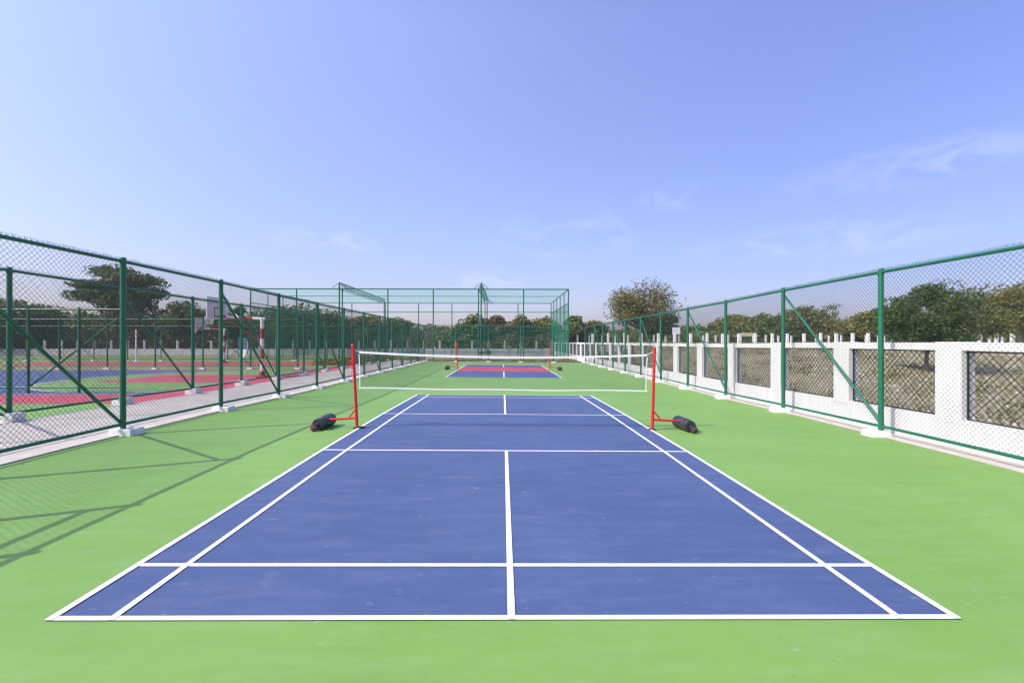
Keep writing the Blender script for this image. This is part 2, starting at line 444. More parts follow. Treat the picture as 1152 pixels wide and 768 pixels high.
# second fence beyond the path
l2 = [1.1, 4.2, 7.3] + [10.45 + 3.03 * k for k in range(12)]
fence('Y', -10.72, l2, 'green chain-link fence on the far side of the path along the ball courts', braces=[(2, 3), (4, 5), (6, 7), (8, 9), (10, 11), (12, 13)], foot_shift=.02, side=-1, footw=.19, footh=.21, wire_r=.0020)
fence('X', 16.95, [-13.45, -14.95, -16.7] + [-16.7 - 3.1 * k for k in range(1, 8)], 'short cross fence with a diagonal brace beyond the path at far left', height=2.95, footing=False, braces=[(0, 2)], side=1, post_r=.045, wire_r=.0018)
fence('X', 31.6, [-13.6 - 3.1 * k for k in range(0, 13)], 'middle cross fence standing between the red bordered ball courts', side=1, height=3.3, post_r=.045, wire_r=.0018, braces=[(2, 1)])
fence('X', 45.2, [-13.6 - 3.1 * k for k in range(0, 17)], 'farthest cross fence behind the ball courts', side=1, height=3.3, post_r=.045, wire_r=.0018, braces=[(3, 4), (9, 8)])

# ------------------------------------------------------------------ net stands and net
def net_stand(x, y, sx, label, winch=False, topz=1.70, lean=.06):
    g = gz(x, y)
    root = empty('net_stand', (x, y, g), label, 'net stand', 'weighted red badminton net stands')
    m = MB(); m.tube((x, y, g + .02), (x + sx * lean, y, g + topz), .031, n=16)
    m.lathe((x + sx * lean, y, g + topz), (0, 0, 1), [(0, .034), (.02, .033), (.035, .022)], 16)
    m.build('upright', M['red_metal'], root, smooth=True)
    MB().tube((x + sx * .02, y, g + .215), (x + sx * .66, y, g + .175), .024, n=12).build('foot_bar', M['red_metal'], root, smooth=True)
    MB().tube((x + sx * .01, y, g + .42), (x + sx * .17, y, g + .215), .016, n=10).build('gusset', M['red_metal'], root, smooth=True)
    bp = MB().box(x - .07, x + .07, y - .055, y + .055, g + .006, g + .024)
    if winch: MB().tube((x + .06, y - .06, g + .03), (x + .17, y - .02, g + .03), .022, n=12).build('foot_pad', M['rubber'], root, smooth=True)
    bevel(bp.build('base_plate', M['blackmetal'], root), .006)
    # ballast roller lying along the court, with its small transport wheel at the near end
    cx = x + sx * .68; gr = gz(cx, y) ; r = .128
    ax = Vector((sx * .05, -1, 0)).normalized(); c0 = Vector((cx - sx * .02, y + .34, gr + r))
    MB().lathe(c0, ax, [(0, r * .92), (.010, r), (.46, r), (.468, r * .94), (.475, r * .82), (.50, r * .82), (.505, r * .93), (.62, r * .93), (.628, r * .86)], 40).build('ballast_roller', M['rubber'], root, smooth=True)
    MB().tube(c0 + ax * .625, c0 + ax * .76 + Vector((sx * .02, 0, -.05)), .024, n=10).build('axle', M['blackmetal'], root, smooth=True)
    wc = c0 + ax * .70 + Vector((sx * .03, 0, -.055))
    w = MB().lathe(wc, ax, [(-.004, .045), (0, .066), (.03, .074), (.06, .066), (.064, .045)], 24).build('wheel', M['rubber'], root, smooth=True)
    MB().lathe(wc + ax * .05, ax, [(0, .048), (.018, .046), (.022, .03)], 20).build('rim', M['faded_red'], w, smooth=True)
    MB().lathe(wc + ax * .06, ax, [(0, .034), (.016, .032), (.022, .018)], 14).build('hub', M['blackmetal'], w, smooth=True)
    if winch:
        k = MB().box(x + sx * (lean * .8 + .03), x + sx * (lean * .8 + .075), y - .03, y + .03, g + 1.30, g + 1.40) if sx > 0 else MB().box(x + sx * (lean * .8 + .075), x + sx * (lean * .8 + .03), y - .03, y + .03, g + 1.30, g + 1.40)
        wn = k.build('winch', M['red_metal'], root)
        MB().tube((x + sx * .11, y - .02, g + 1.37), (x + sx * .18, y - .04, g + 1.345), .011, n=8).tube((x + sx * .18, y - .075, g + 1.345), (x + sx * .18, y + .0, g + 1.345), .016, n=8).build('crank_handle', M['red_metal'], wn, smooth=True)
    return root
NY = 9.87
net_stand(-3.075, NY, -1, 'red net stand with winch at the left end of the net', True, 1.70, .085)
net_stand(3.07, NY, 1, 'red net stand at the right end of the white taped net', False, 1.70, .05)
net_stand(-3.08, 31.6, -1, 'distant red net stand on the left side of the far court', False, 1.78, .02)
net_stand(3.06, 31.6, 1, 'distant red net stand on the right side of the far court', False, 1.78, .02)

def net():
    root = empty('badminton_net', (0, NY, gz(0, NY)), 'badminton net with white tapes stretched across the near court', 'net')
    xl, xr = -3.035, 2.965; n = 60
    def T(x):
        u = (x - xl) / (xr - xl); return 1.665 + (1.60 - 1.665) * u - .31 * u * (1 - u) * (1 - .35 * (u > .5) * 0)
    def B(x):
        u = (x - xl) / (xr - xl); return .905 + (.835 - .905) * u - .045 * u * (1 - u) + .006 * math.sin(u * 17)
    def ribbon(name, zc, h, th=.006):
        m = MB(); vs = []; fs = []
        for i in range(n + 1):
            x = xl + (xr - xl) * i / n; z = zc(x)
            vs += [(x, NY - th / 2, z - h / 2), (x, NY + th / 2, z - h / 2), (x, NY + th / 2, z + h / 2), (x, NY - th / 2, z + h / 2)]
        for i in range(n):
            a = 4 * i
            for k in range(4): fs.append((a + k, a + (k + 1) % 4, a + 4 + (k + 1) % 4, a + 4 + k))
        fs += [(3, 2, 1, 0), (4 * n, 4 * n + 1, 4 * n + 2, 4 * n + 3)]
        m.add(vs, fs); m.build(name, M['tape'], root)
    ribbon('top_tape', lambda x: T(x) - .022, .042)
    ribbon('bottom_tape', B, .027)
    for x, dx in ((xl, .02), (xr, -.03)):
        w = .009
        m = MB()
        zt, zb = T(x) - .07, B(x) + .018
        xm = x + dx
        pts = [(x, zt), ((x + xm) / 2 + dx * .3, (zt + zb) / 2), (xm, zb)]
        for (xa, za), (xb, zb2) in zip(pts, pts[1:]):
            v = [(xa - w, NY - .003, za), (xa + w, NY - .003, za), (xa + w, NY + .003, za), (xa - w, NY + .003, za),
                 (xb - w, NY - .003, zb2), (xb + w, NY - .003, zb2), (xb + w, NY + .003, zb2), (xb - w, NY + .003, zb2)]
            m.add(v, [(0, 1, 5, 4), (1, 2, 6, 5), (2, 3, 7, 6), (3, 0, 4, 7), (3, 2, 1, 0), (4, 5, 6, 7)])
        m.build('side_tape', M['tape'], root)
    m = MB(); t = .0008
    x = xl + .03
    while x < xr - .03:
        m.box(x - t, x + t, NY - t, NY + t, B(x) + .015, T(x) - .06); x += .021
    for k in range(1, 36):
        u = k / 36; seg = 12
        for i in range(seg):
            xa = xl + .03 + (xr - xl - .06) * i / seg; xb = xl + .03 + (xr - xl - .06) * (i + 1) / seg
            za = B(xa) + (T(xa) - .07 - B(xa)) * u; zb = B(xb) + (T(xb) - .07 - B(xb)) * u
            m.add([(xa, NY - t, za - t), (xa, NY + t, za - t), (xa, NY + t, za + t), (xa, NY - t, za + t), (xb, NY - t, zb - t), (xb, NY + t, zb - t), (xb, NY + t, zb + t), (xb, NY - t, zb + t)],
                  [(0, 1, 5, 4), (1, 2, 6, 5), (2, 3, 7, 6), (3, 0, 4, 7)])
    m.build('net_mesh', M['thread'], root)
    MB().tube((xl, NY, T(xl) - .01), (-3.155, NY, 1.70), .004, n=6).build('cord', M['tape'], root)
    MB().tube((xr, NY, T(xr) - .01), (3.11, NY, 1.655), .004, n=6).build('cord', M['tape'], root)
net()

# ------------------------------------------------------------------ right-hand boundary wall
def right_wall():
    X0, X1 = 7.90, 8.13
    root = empty('boundary_wall', (X0, 0, gz(7.9, 0)), 'low white boundary wall with wire-filled openings behind the right fence', 'wall')
    step = 2.68; ys = [8.32 + step * k for k in range(-3, 27)]
    ya, yb = ys[0] - .25, ys[-1] + .25
    segs = sorted(set([ya] + [k for k in KY if ya < k < yb] + [yb]))
    def G(y): return gz(7.9, y)
    def bar(name, z0, z1, x0, x1, mat=M['whitewash']):
        m = MB()
        for a, b in zip(segs, segs[1:]):
            v = [(x0, a, G(a) + z0), (x1, a, G(a) + z0), (x1, b, G(b) + z0), (x0, b, G(b) + z0), (x0, a, G(a) + z1), (x1, a, G(a) + z1), (x1, b, G(b) + z1), (x0, b, G(b) + z1)]
            m.add(v, [(3, 2, 1, 0), (4, 5, 6, 7), (1, 2, 6, 5), (3, 0, 4, 7)] + ([(0, 1, 5, 4)] if a == ya else []) + ([(2, 3, 7, 6)] if b == yb else []))
        m.build(name, mat, root)
    bar('plinth', -.2, .53, X0, X1); bar('coping', 1.735, 1.875, X0 + .004, X1 - .004)
    for y in ys:
        p = MB().box(X0 - .012, X1 + .012, y - .25, y + .25, G(y) + .45, G(y) + 1.885).build('pillar', M['whitewash'], root); bevel(p, .01)
    for k, (a, b) in enumerate(zip(ys, ys[1:])):
        a += .25; b -= .25; ym = (a + b) / 2; g = G(ym); z0, z1 = .535, 1.73; xm = X0 + .10
        m = MB(); t = .011
        m.box(xm - t, xm + t, a, a + .022, g + z0, g + z1).box(xm - t, xm + t, b - .022, b, g + z0, g + z1)
        m.box(xm - t, xm + t, a + .022, b - .022, g + z0, g + z0 + .022).box(xm - t, xm + t, a + .022, b - .022, g + z1 - .022, g + z1)
        f = m.build('panel_frame', M['black_wire'], root)
        w = MB()
        mesh_wires(w, lambda s, z: (xm, a + .022 + s, g + z), b - a - .044, z0 + .02, z1 - .02, False, .0048, .130)
        w.build('panel_mesh', M['black_wire'], f)
right_wall()

# walls carrying rows of square posts, far off
def post_wall(y, x0, x1, step, zt_wall, z_post, w, base, label, mat, jit=.0, group=None):
    root = empty('post_topped_wall', (x0, y, base), label, 'wall')
    bevel(MB().box(x0, x1, y, y + .22, base - .4, zt_wall).build('wall_base', mat, root), .02)
    n = int((x1 - x0) / step)
    for k in range(n + 1):
        x = x0 + .3 + k * step + random.uniform(-jit, jit)
        if x + w > x1: break
        MB().box(x, x + w * random.uniform(.85, 1.1), y - .012, y + .235, zt_wall - .1, z_post + random.uniform(-.05, .05), .01).build('wall_post', mat, root)
post_wall(70.2, bearing(512, 70.2) - .3 - 2.39 * 34, 7.6, 2.39, .86, 2.10, .27, -.02, 'low grey white wall topped with white posts beyond the netted cage', M['old_white'], .06)
post_wall(50, 9.0, 62, 1.75, 1.66, 2.78, .25, 1.2, 'nearer white post wall on the rise beyond the right boundary', M['whitewash'], .06)
post_wall(64, 9.6, 76, 1.73, 1.70, 2.80, .20, 1.4, 'farther white post wall on the rise in front of the trees', M['old_white'], .1)

# ------------------------------------------------------------------ netted cage
def cage():
    Ya, Yb, Xa, Xb = 50.3, 68.6, -26.55, 6.92; Z = 7.45; n = 7; g = 0
    root = empty('netted_cage', (Xa, Ya, 0), 'tall green netted practice cage with a net roof beyond the far fence', 'sports cage')
    st = (Xb - Xa) / n
    for y in (Ya, Yb):
        for k in range(n + 1):
            x = Xa + st * k
            MB().tube((x, y, gz(x, y) - .05), (x, y, Z), .065, n=10).build('column', M['cage_metal'], root, smooth=True)
    for x in (Xa, Xb):
        for k in range(1, 5):
            y = Ya + (Yb - Ya) * k / 5
            MB().tube((x, y, gz(x, y) - .05), (x, y, Z), .05, n=10).build('column', M['cage_metal'], root, smooth=True)
    def rail(p, q, r=.05): MB().tube(p, q, r, n=8).build('rail', M['cage_metal'], root, smooth=True)
    for y in (Ya, Yb): rail((Xa, y, Z), (Xb, y, Z), .06)
    for x in (Xa, Xb):
        rail((x, Ya, Z), (x, Yb, Z), .06); rail((x, Ya, 6.0), (x, Yb, 6.0), .045); rail((x, Ya, 3.05), (x, Yb, 3.05), .03)
    rail((Xa, (Ya + Yb) / 2 - 1.6, Z - .03), (Xb, (Ya + Yb) / 2 - 1.6, Z - .03), .04)
    rail((Xa, Ya, 5.02), (Xb, Ya, 5.02), .035); rail((Xa, Ya, 3.05), (Xb, Ya, 3.05), .028)
    rail((Xa, Yb, 4.25), (Xb, Yb, 4.25), .04); rail((Xa, Yb, 2.1), (Xb, Yb, 2.1), .03)
    # triangular roof trusses running from front to back
    for x in (-17.2, -2.35):
        m = MB(); h = .62; w = .75
        m.tube((x, Ya - .3, Z + h), (x, Yb + .2, Z + h), .045, n=8)
        for s in (-1, 1):
            m.tube((x + s * .32, Ya, Z + .04), (x + s * .32, Yb, Z + .04), .035, n=8)
            m.tube((x, Ya - .3, Z + h), (x + s * w, Ya - .3, Z + .05), .03, n=8)
            m.tube((x, Yb + .2, Z + h), (x + s * w * 1.3, Yb + .2, Z + .05), .03, n=8)
        k = 0; y = Ya
        while y < Yb - .4:
            for s in (-1, 1):
                m.tube((x + s * .32, y, Z + .04), (x, y + .45, Z + h), .020, n=6)
                m.tube((x, y + .45, Z + h), (x + s * .32, min(y + .9, Yb), Z + .04), .020, n=6)
            y += .9
        m.build('roof_truss', M['cage_metal'], root)
        MB().tube((x, Ya - .3, gz(x, Ya) - .05), (x, Ya - .3, Z + .6), .075, n=10).build('truss_column', M['cage_metal'], root, smooth=True)
        MB().tube((x, Yb + .2, gz(x, Yb) - .05), (x, Yb + .2, Z + .6), .07, n=10).build('truss_column', M['cage_metal'], root, smooth=True)
    def cloth(name, quad, mat):
        # a gently sagging sheet of netting
        (a, b, c, d) = [Vector(q) for q in quad]; N = 24; vs = []; fs = []
        nrm = (b - a).cross(d - a).normalized()
        for j in range(N + 1):
            for i in range(N + 1):
                u, v = i / N, j / N
                p = a * (1 - u) * (1 - v) + b * u * (1 - v) + c * u * v + d * (1 - u) * v
                sag = .16 * abs(math.sin(math.pi * u * n)) * math.sin(math.pi * v) if abs(nrm.z) > .5 else .03 * math.sin(u * 40) * math.sin(v * 3.1)
                p = p + (Vector((0, 0, -sag)) if abs(nrm.z) > .5 else nrm * sag)
                vs.append(tuple(p))
        for j in range(N):
            for i in range(N): fs.append((j * (N + 1) + i, j * (N + 1) + i + 1, (j + 1) * (N + 1) + i + 1, (j + 1) * (N + 1) + i))
        MB().add(vs, fs).build(name, mat, root, smooth=True)
    cloth('roof_net', [(Xa, Ya, Z - .05), (Xb, Ya, Z - .05), (Xb, Yb, Z - .05), (Xa, Yb, Z - .05)], M['roof_net'])
    for x in (Xa, Xb):
        lower = M['side_net'] if x > 0 else M['rear_net']
        cloth('side_net', [(x, Ya, .05), (x, Yb, .05), (x, Yb, 6.0), (x, Ya, 6.0)], lower)
        cloth('upper_side_net', [(x, Ya, 6.0), (x, Yb, 6.0), (x, Yb, Z), (x, Ya, Z)], M['faint_net'])
    cloth('rear_net', [(Xa, Yb, .05), (Xb, Yb, .05), (Xb, Yb, 4.25), (Xa, Yb, 4.25)], M['rear_net'])
    cloth('front_net', [(Xa, Ya, .05), (Xb, Ya, .05), (Xb, Ya, 3.05), (Xa, Ya, 3.05)], M['faint_net'])
cage()

# ------------------------------------------------------------------ basketball stands and small things
def hoop(x, y, label, sc=1.0):
    """post at (x, y), arm reaching towards -X"""
    g = gz(x, y)
    root = empty('basketball_stand', (x, y, g), label, 'basketball hoop', 'basketball stands on the ball courts')
    def T(px, py, pz): return (x + px * sc, y + py * sc, g + pz * sc)
    bands = [(.35, .95, 'white_metal'), (.95, 1.45, 'faded_red'), (1.45, 1.95, 'white_metal'), (1.95, 2.45, 'faded_red'), (2.45, 2.98, 'white_metal')]
    for a, b, mt in bands: MB().tube(T(0, 0, a), T(0, 0, b), .088 * sc, n=14).build('pole_band', M[mt], root, smooth=True)
    bevel(MB().box(x - .22, x + .22, y - .22, y + .22, g, g + .12).build('base_plate', M['faded_red'], root), .01)
    MB().tube(T(0, 0, .1), T(0, 0, .35), .16 * sc, .11 * sc, n=14).build('base_collar', M['faded_red'], root, smooth=True)
    ab = [(.12, -.45, 'white_metal'), (-.45, -1.15, 'faded_red'), (-1.15, -1.75, 'white_metal'), (-1.75, -2.15, 'faded_red')]
    for a, b, mt in ab: MB().tube(T(a, 0, 2.93 + .06 * (-a)), T(b, 0, 2.93 + .06 * (-b)), .070 * sc, n=12).build('arm_band', M[mt], root, smooth=True)
    MB().tube(T(0, 0, 1.75), T(-1.75, 0, 2.95), .04 * sc, n=10).build('arm_brace', M['faded_red'], root, smooth=True)
    for s in (-1, 1): MB().tube(T(-1.1, 0, 2.98), T(-2.12, s * .5, 3.65), .02 * sc, n=8).build('board_stay', M['white_metal'], root, smooth=True)
    bb = bevel(MB().box(x - 2.2 * sc, x - 2.15 * sc, y - .9 * sc, y + .9 * sc, g + 2.92 * sc, g + 3.97 * sc).build('backboard', M['white_metal'], root), .01)
    m = MB()
    for (ya, yb, za, zb) in ((-.33, .33, 3.02, 3.07), (-.33, .33, 3.45, 3.50), (-.33, -.28, 3.07, 3.45), (.28, .33, 3.07, 3.45)):
        for xx in (-2.148, -2.206): m.box(x + (xx - .003) * sc, x + (xx + .009) * sc, y + ya * sc, y + yb * sc, g + za * sc, g + zb * sc)
    m.build('target_square', M['faded_red'], bb)
    m = MB(); k = 20; c = (-2.2 - .38, 0, 3.05)
    P = [T(c[0] + .225 * math.cos(2 * math.pi * i / k), c[1] + .225 * math.sin(2 * math.pi * i / k), c[2]) for i in range(k + 1)]
    for i in range(k): m.tube(P[i], P[i + 1], .012, n=6)
    m.tube(T(-2.2, -.06, 3.05), T(-2.36, -.06, 3.05), .015, n=6).tube(T(-2.2, .06, 3.05), T(-2.36, .06, 3.05), .015, n=6)
    rim = m.build('rim', M['faded_red'], root)
    m = MB()
    for i in range(12):
        for s in (1, -1):
            pts = []
            for j in range(5):
                a = 2 * math.pi * (i + s * j * .5) / 12; rr = .225 - .028 * j
                pts.append(T(c[0] + rr * math.cos(a), rr * math.sin(a), c[2] - .1 * j))
            for p, q in zip(pts, pts[1:]): m.tube(p, q, .006, n=4, cap=False)
    m.build('hoop_net', M['tape'], rim)
hoop(bearing(295, 23.7), 23.7, 'red and white banded basketball stand beside the path')
hoop(bearing(252, 41), 41, 'distant basketball stand behind the middle cross fence', .97)

def goal_post():
    x, y = bearing(153, 44.0), 44.0; g = gz(x, y)
    root = empty('volleyball_post', (x, y, g), 'plain white upright pole near the farthest cross fence', 'pole')
    MB().tube((x, y, g), (x, y, g + 2.9), .06, n=12).lathe((x, y, g + 2.9), (0, 0, 1), [(0, .07), (.04, .065), (.06, .03)], 12).build('pole', M['white_metal'], root, smooth=True)
    MB().lathe((x, y, g - .01), (0, 0, 1), [(0, .25), (.05, .25), (.07, .10)], 20).build('base', M['white_metal'], root, smooth=True)
goal_post()
def play_frame():
    y = 55.0; x = bearing(273, y); g = gz(x, y)
    root = empty('climbing_frame', (x, y, g), 'small blue and white climbing frame beyond the ball courts', 'play equipment')
    for a, b in ((-.45, 0), (.55, 0), (-.45, .8), (.55, .8)):
        MB().tube((x + a, y + b, g), (x + a, y + b, g + 2.5), .05, n=8).build('upright', M['white_metal'] if a > 0 else M['blue_paint'], root, smooth=True)
    bevel(MB().box(x - .38, x + .48, y + .35, y + .41, g + 1.0, g + 2.3).build('blue_panel', M['blue_paint'], root), .01)
    MB().box(x - .5, x + .6, y - .05, y + .85, g + .95, g + .995).build('platform', M['blue_paint'], root)
    m = MB()
    for k in range(7): m.tube((x - .43 , y - .03, g + .3 + k * .3), (x + .53, y - .03, g + .3 + k * .3), .02, n=6)
    m.build('ladder', M['white_metal'], root)
    MB().add([(x + .1, y, g + .995), (x + .5, y, g + .995), (x + 1.0, y - 1.5, g + .1), (x + .6, y - 1.5, g + .1), (x + .1, y, g + .94), (x + .5, y, g + .94), (x + 1.0, y - 1.5, g + .05), (x + .6, y - 1.5, g + .05)],
             [(0, 1, 2, 3), (7, 6, 5, 4), (0, 4, 5, 1), (1, 5, 6, 2), (2, 6, 7, 3), (3, 7, 4, 0)]).build('slide', M['white_metal'], root)
play_frame()
def board():
    y = 60.0; x = bearing(761, y); g = terr(x, y)
    root = empty('signboard', (x, y, g), 'blank white board on two legs beside the lone brown tree', 'board')
    bevel(MB().box(x - .5, x + .5, y, y + .06, 2.85, 3.72).build('panel', M['white_metal'], root), .01)
    for s in (-.4, .4): MB().tube((x + s, y + .10, g - .1), (x + s, y + .10, 3.6), .035, n=8).build('leg', M['steel'], root, smooth=True)
board()
def shelter():
    y = 78.0; x = bearing(840, y); g = terr(x, y)
    root = empty('shade_shelter', (x, y, g), 'low beige roofed shelter in front of the tree line', 'shelter')
    w = 1.6
    for a in (-w + .3, w - .3):
        for b in (-.9, .9): MB().tube((x + a, y + b, g - .1), (x + a, y + b, g + 1.3), .06, n=8).build('post', M['bark'], root, smooth=True)
    z = g + 1.25
    MB().add([(x - w, y - 1.3, z), (x + w, y - 1.3, z), (x + w, y + 1.3, z), (x - w, y + 1.3, z), (x - .7, y, z + .62), (x + .7, y, z + .62)],
             [(3, 2, 1, 0), (0, 1, 5, 4), (1, 2, 5), (2, 3, 4, 5), (3, 0, 4)]).build('roof', M['thatch'], root)
shelter()

# ------------------------------------------------------------------ trees
def leaves_object(name, pts, size, mat, parent=None, seed=0, up=.35, rad=None):
    rng = np.random.default_rng(seed); n = len(pts)
    nrm = rng.normal(size=(n, 3)); nrm[:, 2] = np.abs(nrm[:, 2]) + up; nrm /= np.linalg.norm(nrm, axis=1)[:, None]
    t = rng.normal(size=(n, 3)); t -= nrm * (t * nrm).sum(1)[:, None]; t /= np.linalg.norm(t, axis=1)[:, None]
    b = np.cross(nrm, t)
    s = size * rng.uniform(.55, 1.3, n)[:, None]
    asp = rng.uniform(.4, .75, n)[:, None]
    V = np.empty((n, 4, 3))
    V[:, 0] = pts - t * s; V[:, 1] = pts - b * s * asp + t * s * .15 + nrm * s * .12
    V[:, 2] = pts + t * s; V[:, 3] = pts + b * s * asp + t * s * .15 + nrm * s * .12
    me = bpy.data.meshes.new(name)
    me.vertices.add(4 * n); me.loops.add(4 * n); me.polygons.add(n)
    base = np.array(wloc(parent)) if parent else 0
    me.vertices.foreach_set('co', (V - base).astype(np.float32).ravel())
    me.loops.foreach_set('vertex_index', np.arange(4 * n, dtype=np.int32))
    me.polygons.foreach_set('loop_start', np.arange(0, 4 * n, 4, dtype=np.int32))
    me.polygons.foreach_set('loop_total', np.full(n, 4, dtype=np.int32))
    me.update(calc_edges=True); me.materials.append(mat)
    o = bpy.data.objects.new(name, me); COL.objects.link(o)
    if parent: o.parent = parent
    return o
seedc = [10]
def tree(x, y, g, H, W, label, leaf='mid', name='tree', base=.28, clumps=26, per=150, size=.20, flat=1.0, boughs=None, layers=0, tr=None, sparse=1.0, twigs=False, lean=0, group=None):
    """trunk, limbs reaching into each clump, and leaf clumps with gaps between them"""
    seedc[0] += 7; rng = np.random.default_rng(seedc[0])
    root = empty(name, (x, y, g), label, 'tree' if name != 'shrub' else 'shrub', group)
    hb = H * base; tr = tr or max(.05, H * .022)
    cs = []
    cz = (H + hb) / 2; rz = (H - hb) / 2
    for i in range(clumps):
        for _ in range(20):
            u = rng.normal(size=3); u /= np.linalg.norm(u); r = rng.uniform(.35, 1) ** .6
            p = u * r
            if layers:
                p[2] = round(p[2] * layers / 2) * 2 / layers + rng.normal() * .05
            if p[2] > -.9 and abs(p[2]) <= 1: break
        wz = W / 2 * (1 - .12 * max(0, p[2]))
        cs.append([x + lean * p[2] + p[0] * wz * .84, y + p[1] * wz * .84, g + cz + p[2] * rz * .84])
    if boughs:
        # each bough: (offset, height, half width) as parts of the whole height and half width
        cs = []
        for (bo, bz, bw) in boughs:
            for _ in range(max(3, int(bw * clumps))):
                a = rng.uniform(0, 6.28); q = math.sqrt(rng.random()) * bw * W / 2
                cs.append([x + bo * W / 2 + q * math.cos(a), y + q * math.sin(a) * .8 + rng.normal() * .3, g + bz * H + rng.normal() * H * .012])
    cs = np.array(cs)
    m = MB()
    tk = []; top = g + H * (.62 if base > .1 else .5)
    x2 = x; y2 = y
    for i in range(6):
        t = i / 5
        tk.append((x2, y2, g - .1 + (top - g) * t)); x2 += rng.normal() * H * .012; y2 += rng.normal() * H * .012
    m.path(tk, [tr * (1.35 if i == 0 else 1 - .12 * i) for i in range(6)], 8)
    m.build('trunk', M['bark'], root, smooth=True)
    m = MB()
    for c in cs:
        s = tk[rng.integers(2, 6)]; s = Vector(s); c = Vector(c); mid = (s + c) / 2 + Vector((0, 0, -.06 * H + rng.normal() * .03 * H))
        m.path([s, mid, c], [tr * .42, tr * .26, tr * .08], 5)
        if twigs:
            for _ in range(5):
                e = c + Vector(rng.normal(size=3) * W * .07); e.z += W * .04
                m.path([mid.lerp(c, .6), c.lerp(e, .6), e], [tr * .10, tr * .06, tr * .02], 4)
    m.build('limbs', M['bark'], root, smooth=True)
    P = []
    for c in cs:
        k = int(per * rng.uniform(.5, 1.4))
        sp = rng.uniform(.65, 1.2) * (.72 if boughs else 1)
        q = rng.normal(size=(k, 3)); rr = np.linalg.norm(q, axis=1)[:, None]
        q = q / rr * np.minimum(rr, 1.9) ** .8
        q *= np.array([W * .115, W * .115, min(W * .085, H * .11) * flat]) * sp
        if layers: q[:, 2] *= .55
        # drooping outer leaves
        P.append(c + q)
    P = np.concatenate(P); P = P[P[:, 2] > g + .15]
    if sparse < 1: P = P[rng.random(len(P)) < sparse]
    leaves_object('crown', P, size, LEAF[leaf], root, seedc[0])
    return root

# left and centre background, beyond the far wall
def back(px, ytop, wpx, Y, label, **k):
    x = bearing(px, Y); D = Y + .0192 * x; g = terr(x, Y)
    H = (384.7 - ytop) / 533.3 * D + EYE - g; W = wpx / 533.3 * D
    if Y > 70 and not k.get('twigs'):
        k['size'] = k.get('size', .2) * 1.3; k['per'] = int(k.get('per', 150) * 1.35); k['clumps'] = int(k.get('clumps', 26) * 1.3)
    return tree(x, Y, g, H, W, label, **k)
back(8, 333, 100, 74, 'dark rounded tree at the far left edge behind the cross fence', leaf='dark', base=.08, clumps=70, per=230, size=.21)
back(52, 362, 60, 80, 'low dark bush tree in the dip left of the flat-topped tree', leaf='dark', base=.05, clumps=22)
back(134, 303, 98, 76, 'large flat-topped spreading tree with layered boughs', leaf='dark', base=.30, clumps=22, per=140, size=.18, layers=7, tr=.35,
     boughs=[(-.15, .97, .30), (.12, .90, .42), (-.55, .80, .36), (.55, .86, .36), (.0, .80, .5), (.72, .72, .28), (-.30, .69, .45), (.35, .68, .45), (-.72, .66, .22), (.1, .58, .5)])
back(100, 352, 80, 79, 'mid green undergrowth tree left below the flat-topped tree', leaf='mid', base=.05, clumps=28)
back(165, 348, 80, 79, 'olive tree right below the flat-topped tree', leaf='olive', base=.05, clumps=28)
back(207, 336, 62, 77, 'rounded dark green tree just right of the flat-topped tree', leaf='mid', base=.12, clumps=30)
back(236, 343, 50, 82, 'olive green tree behind the basketball backboard', leaf='olive', base=.1, clumps=24)
back(266, 341, 48, 77, 'dark tree right of the basketball backboard', leaf='dark', base=.1, clumps=26)
back(300, 366, 44, 82, 'low green tree behind the basketball post', leaf='mid', base=.05, clumps=18)
back(338, 342, 98, 75, 'broad dark tree behind the left end of the cage', leaf='dark', base=.10, clumps=46, per=180)
back(376, 355, 54, 80, 'mid green tree right of the broad dark tree', leaf='mid', base=.08, clumps=24)
back(409, 356, 52, 77, 'yellow green dome-shaped tree seen through the cage', leaf='yellow', base=.05, clumps=30)
back(445, 359, 52, 78, 'green tree right of the yellow green dome tree', leaf='mid', base=.08, clumps=26)
back(483, 362, 44, 80, 'sparse brownish tree left of the cage centre', leaf='brown', base=.15, clumps=22, sparse=.6, twigs=True)
back(505, 367, 40, 76, 'low olive tree left of the centre truss', leaf='olive', base=.1, clumps=20)
back(532, 357, 44, 77, 'green tree with thin trunk left of the centre truss column', leaf='mid', base=.12, clumps=24)
back(556, 355, 40, 79, 'reddish brown tree right of the centre truss column', leaf='brown', base=.1, clumps=26)
back(581, 350, 34, 77, 'tallest reddish tree behind the middle of the cage', leaf='brown', base=.1, clumps=26, per=130)
back(610, 354, 44, 78, 'yellow green tree behind the right end of the cage', leaf='yellow', base=.08, clumps=28)
back(648, 356, 36, 84, 'dark green tree just right of the cage', leaf='mid', base=.05, clumps=26)
back(668, 360, 34, 88, 'small low tree between the cage and the lone brown tree', leaf='olive', base=.05, clumps=22)
# trees rising on the right
back(722, 319, 84, 66, 'lone tall half-bare olive brown tree standing beyond the right fence', leaf='olive', base=.26, clumps=70, per=105, size=.16, twigs=True, tr=.32)
back(704, 326, 44, 65.5, 'yellowish green tree merging with the left side of the lone brown tree', leaf='yellow', base=.35, clumps=30, per=85, size=.15, twigs=True)
back(742, 350, 50, 67.5, 'green leafy tree at the lower right of the lone brown tree', leaf='mid', base=.12, clumps=30, per=120, size=.16)
back(778, 366, 60, 110, 'low distant tree in the gap right of the lone brown tree', leaf='mid', base=.02, clumps=30)
back(812, 363, 50, 100, 'low distant tree left of the beige shelter', leaf='dark', base=.02, clumps=26)
back(835, 354, 58, 92, 'rounded olive green tree behind the beige shelter', leaf='yellow', base=.03, clumps=36, per=170)
back(868, 353, 52, 90, 'dense green tree right of the beige shelter', leaf='mid', base=.03, clumps=34, per=170)
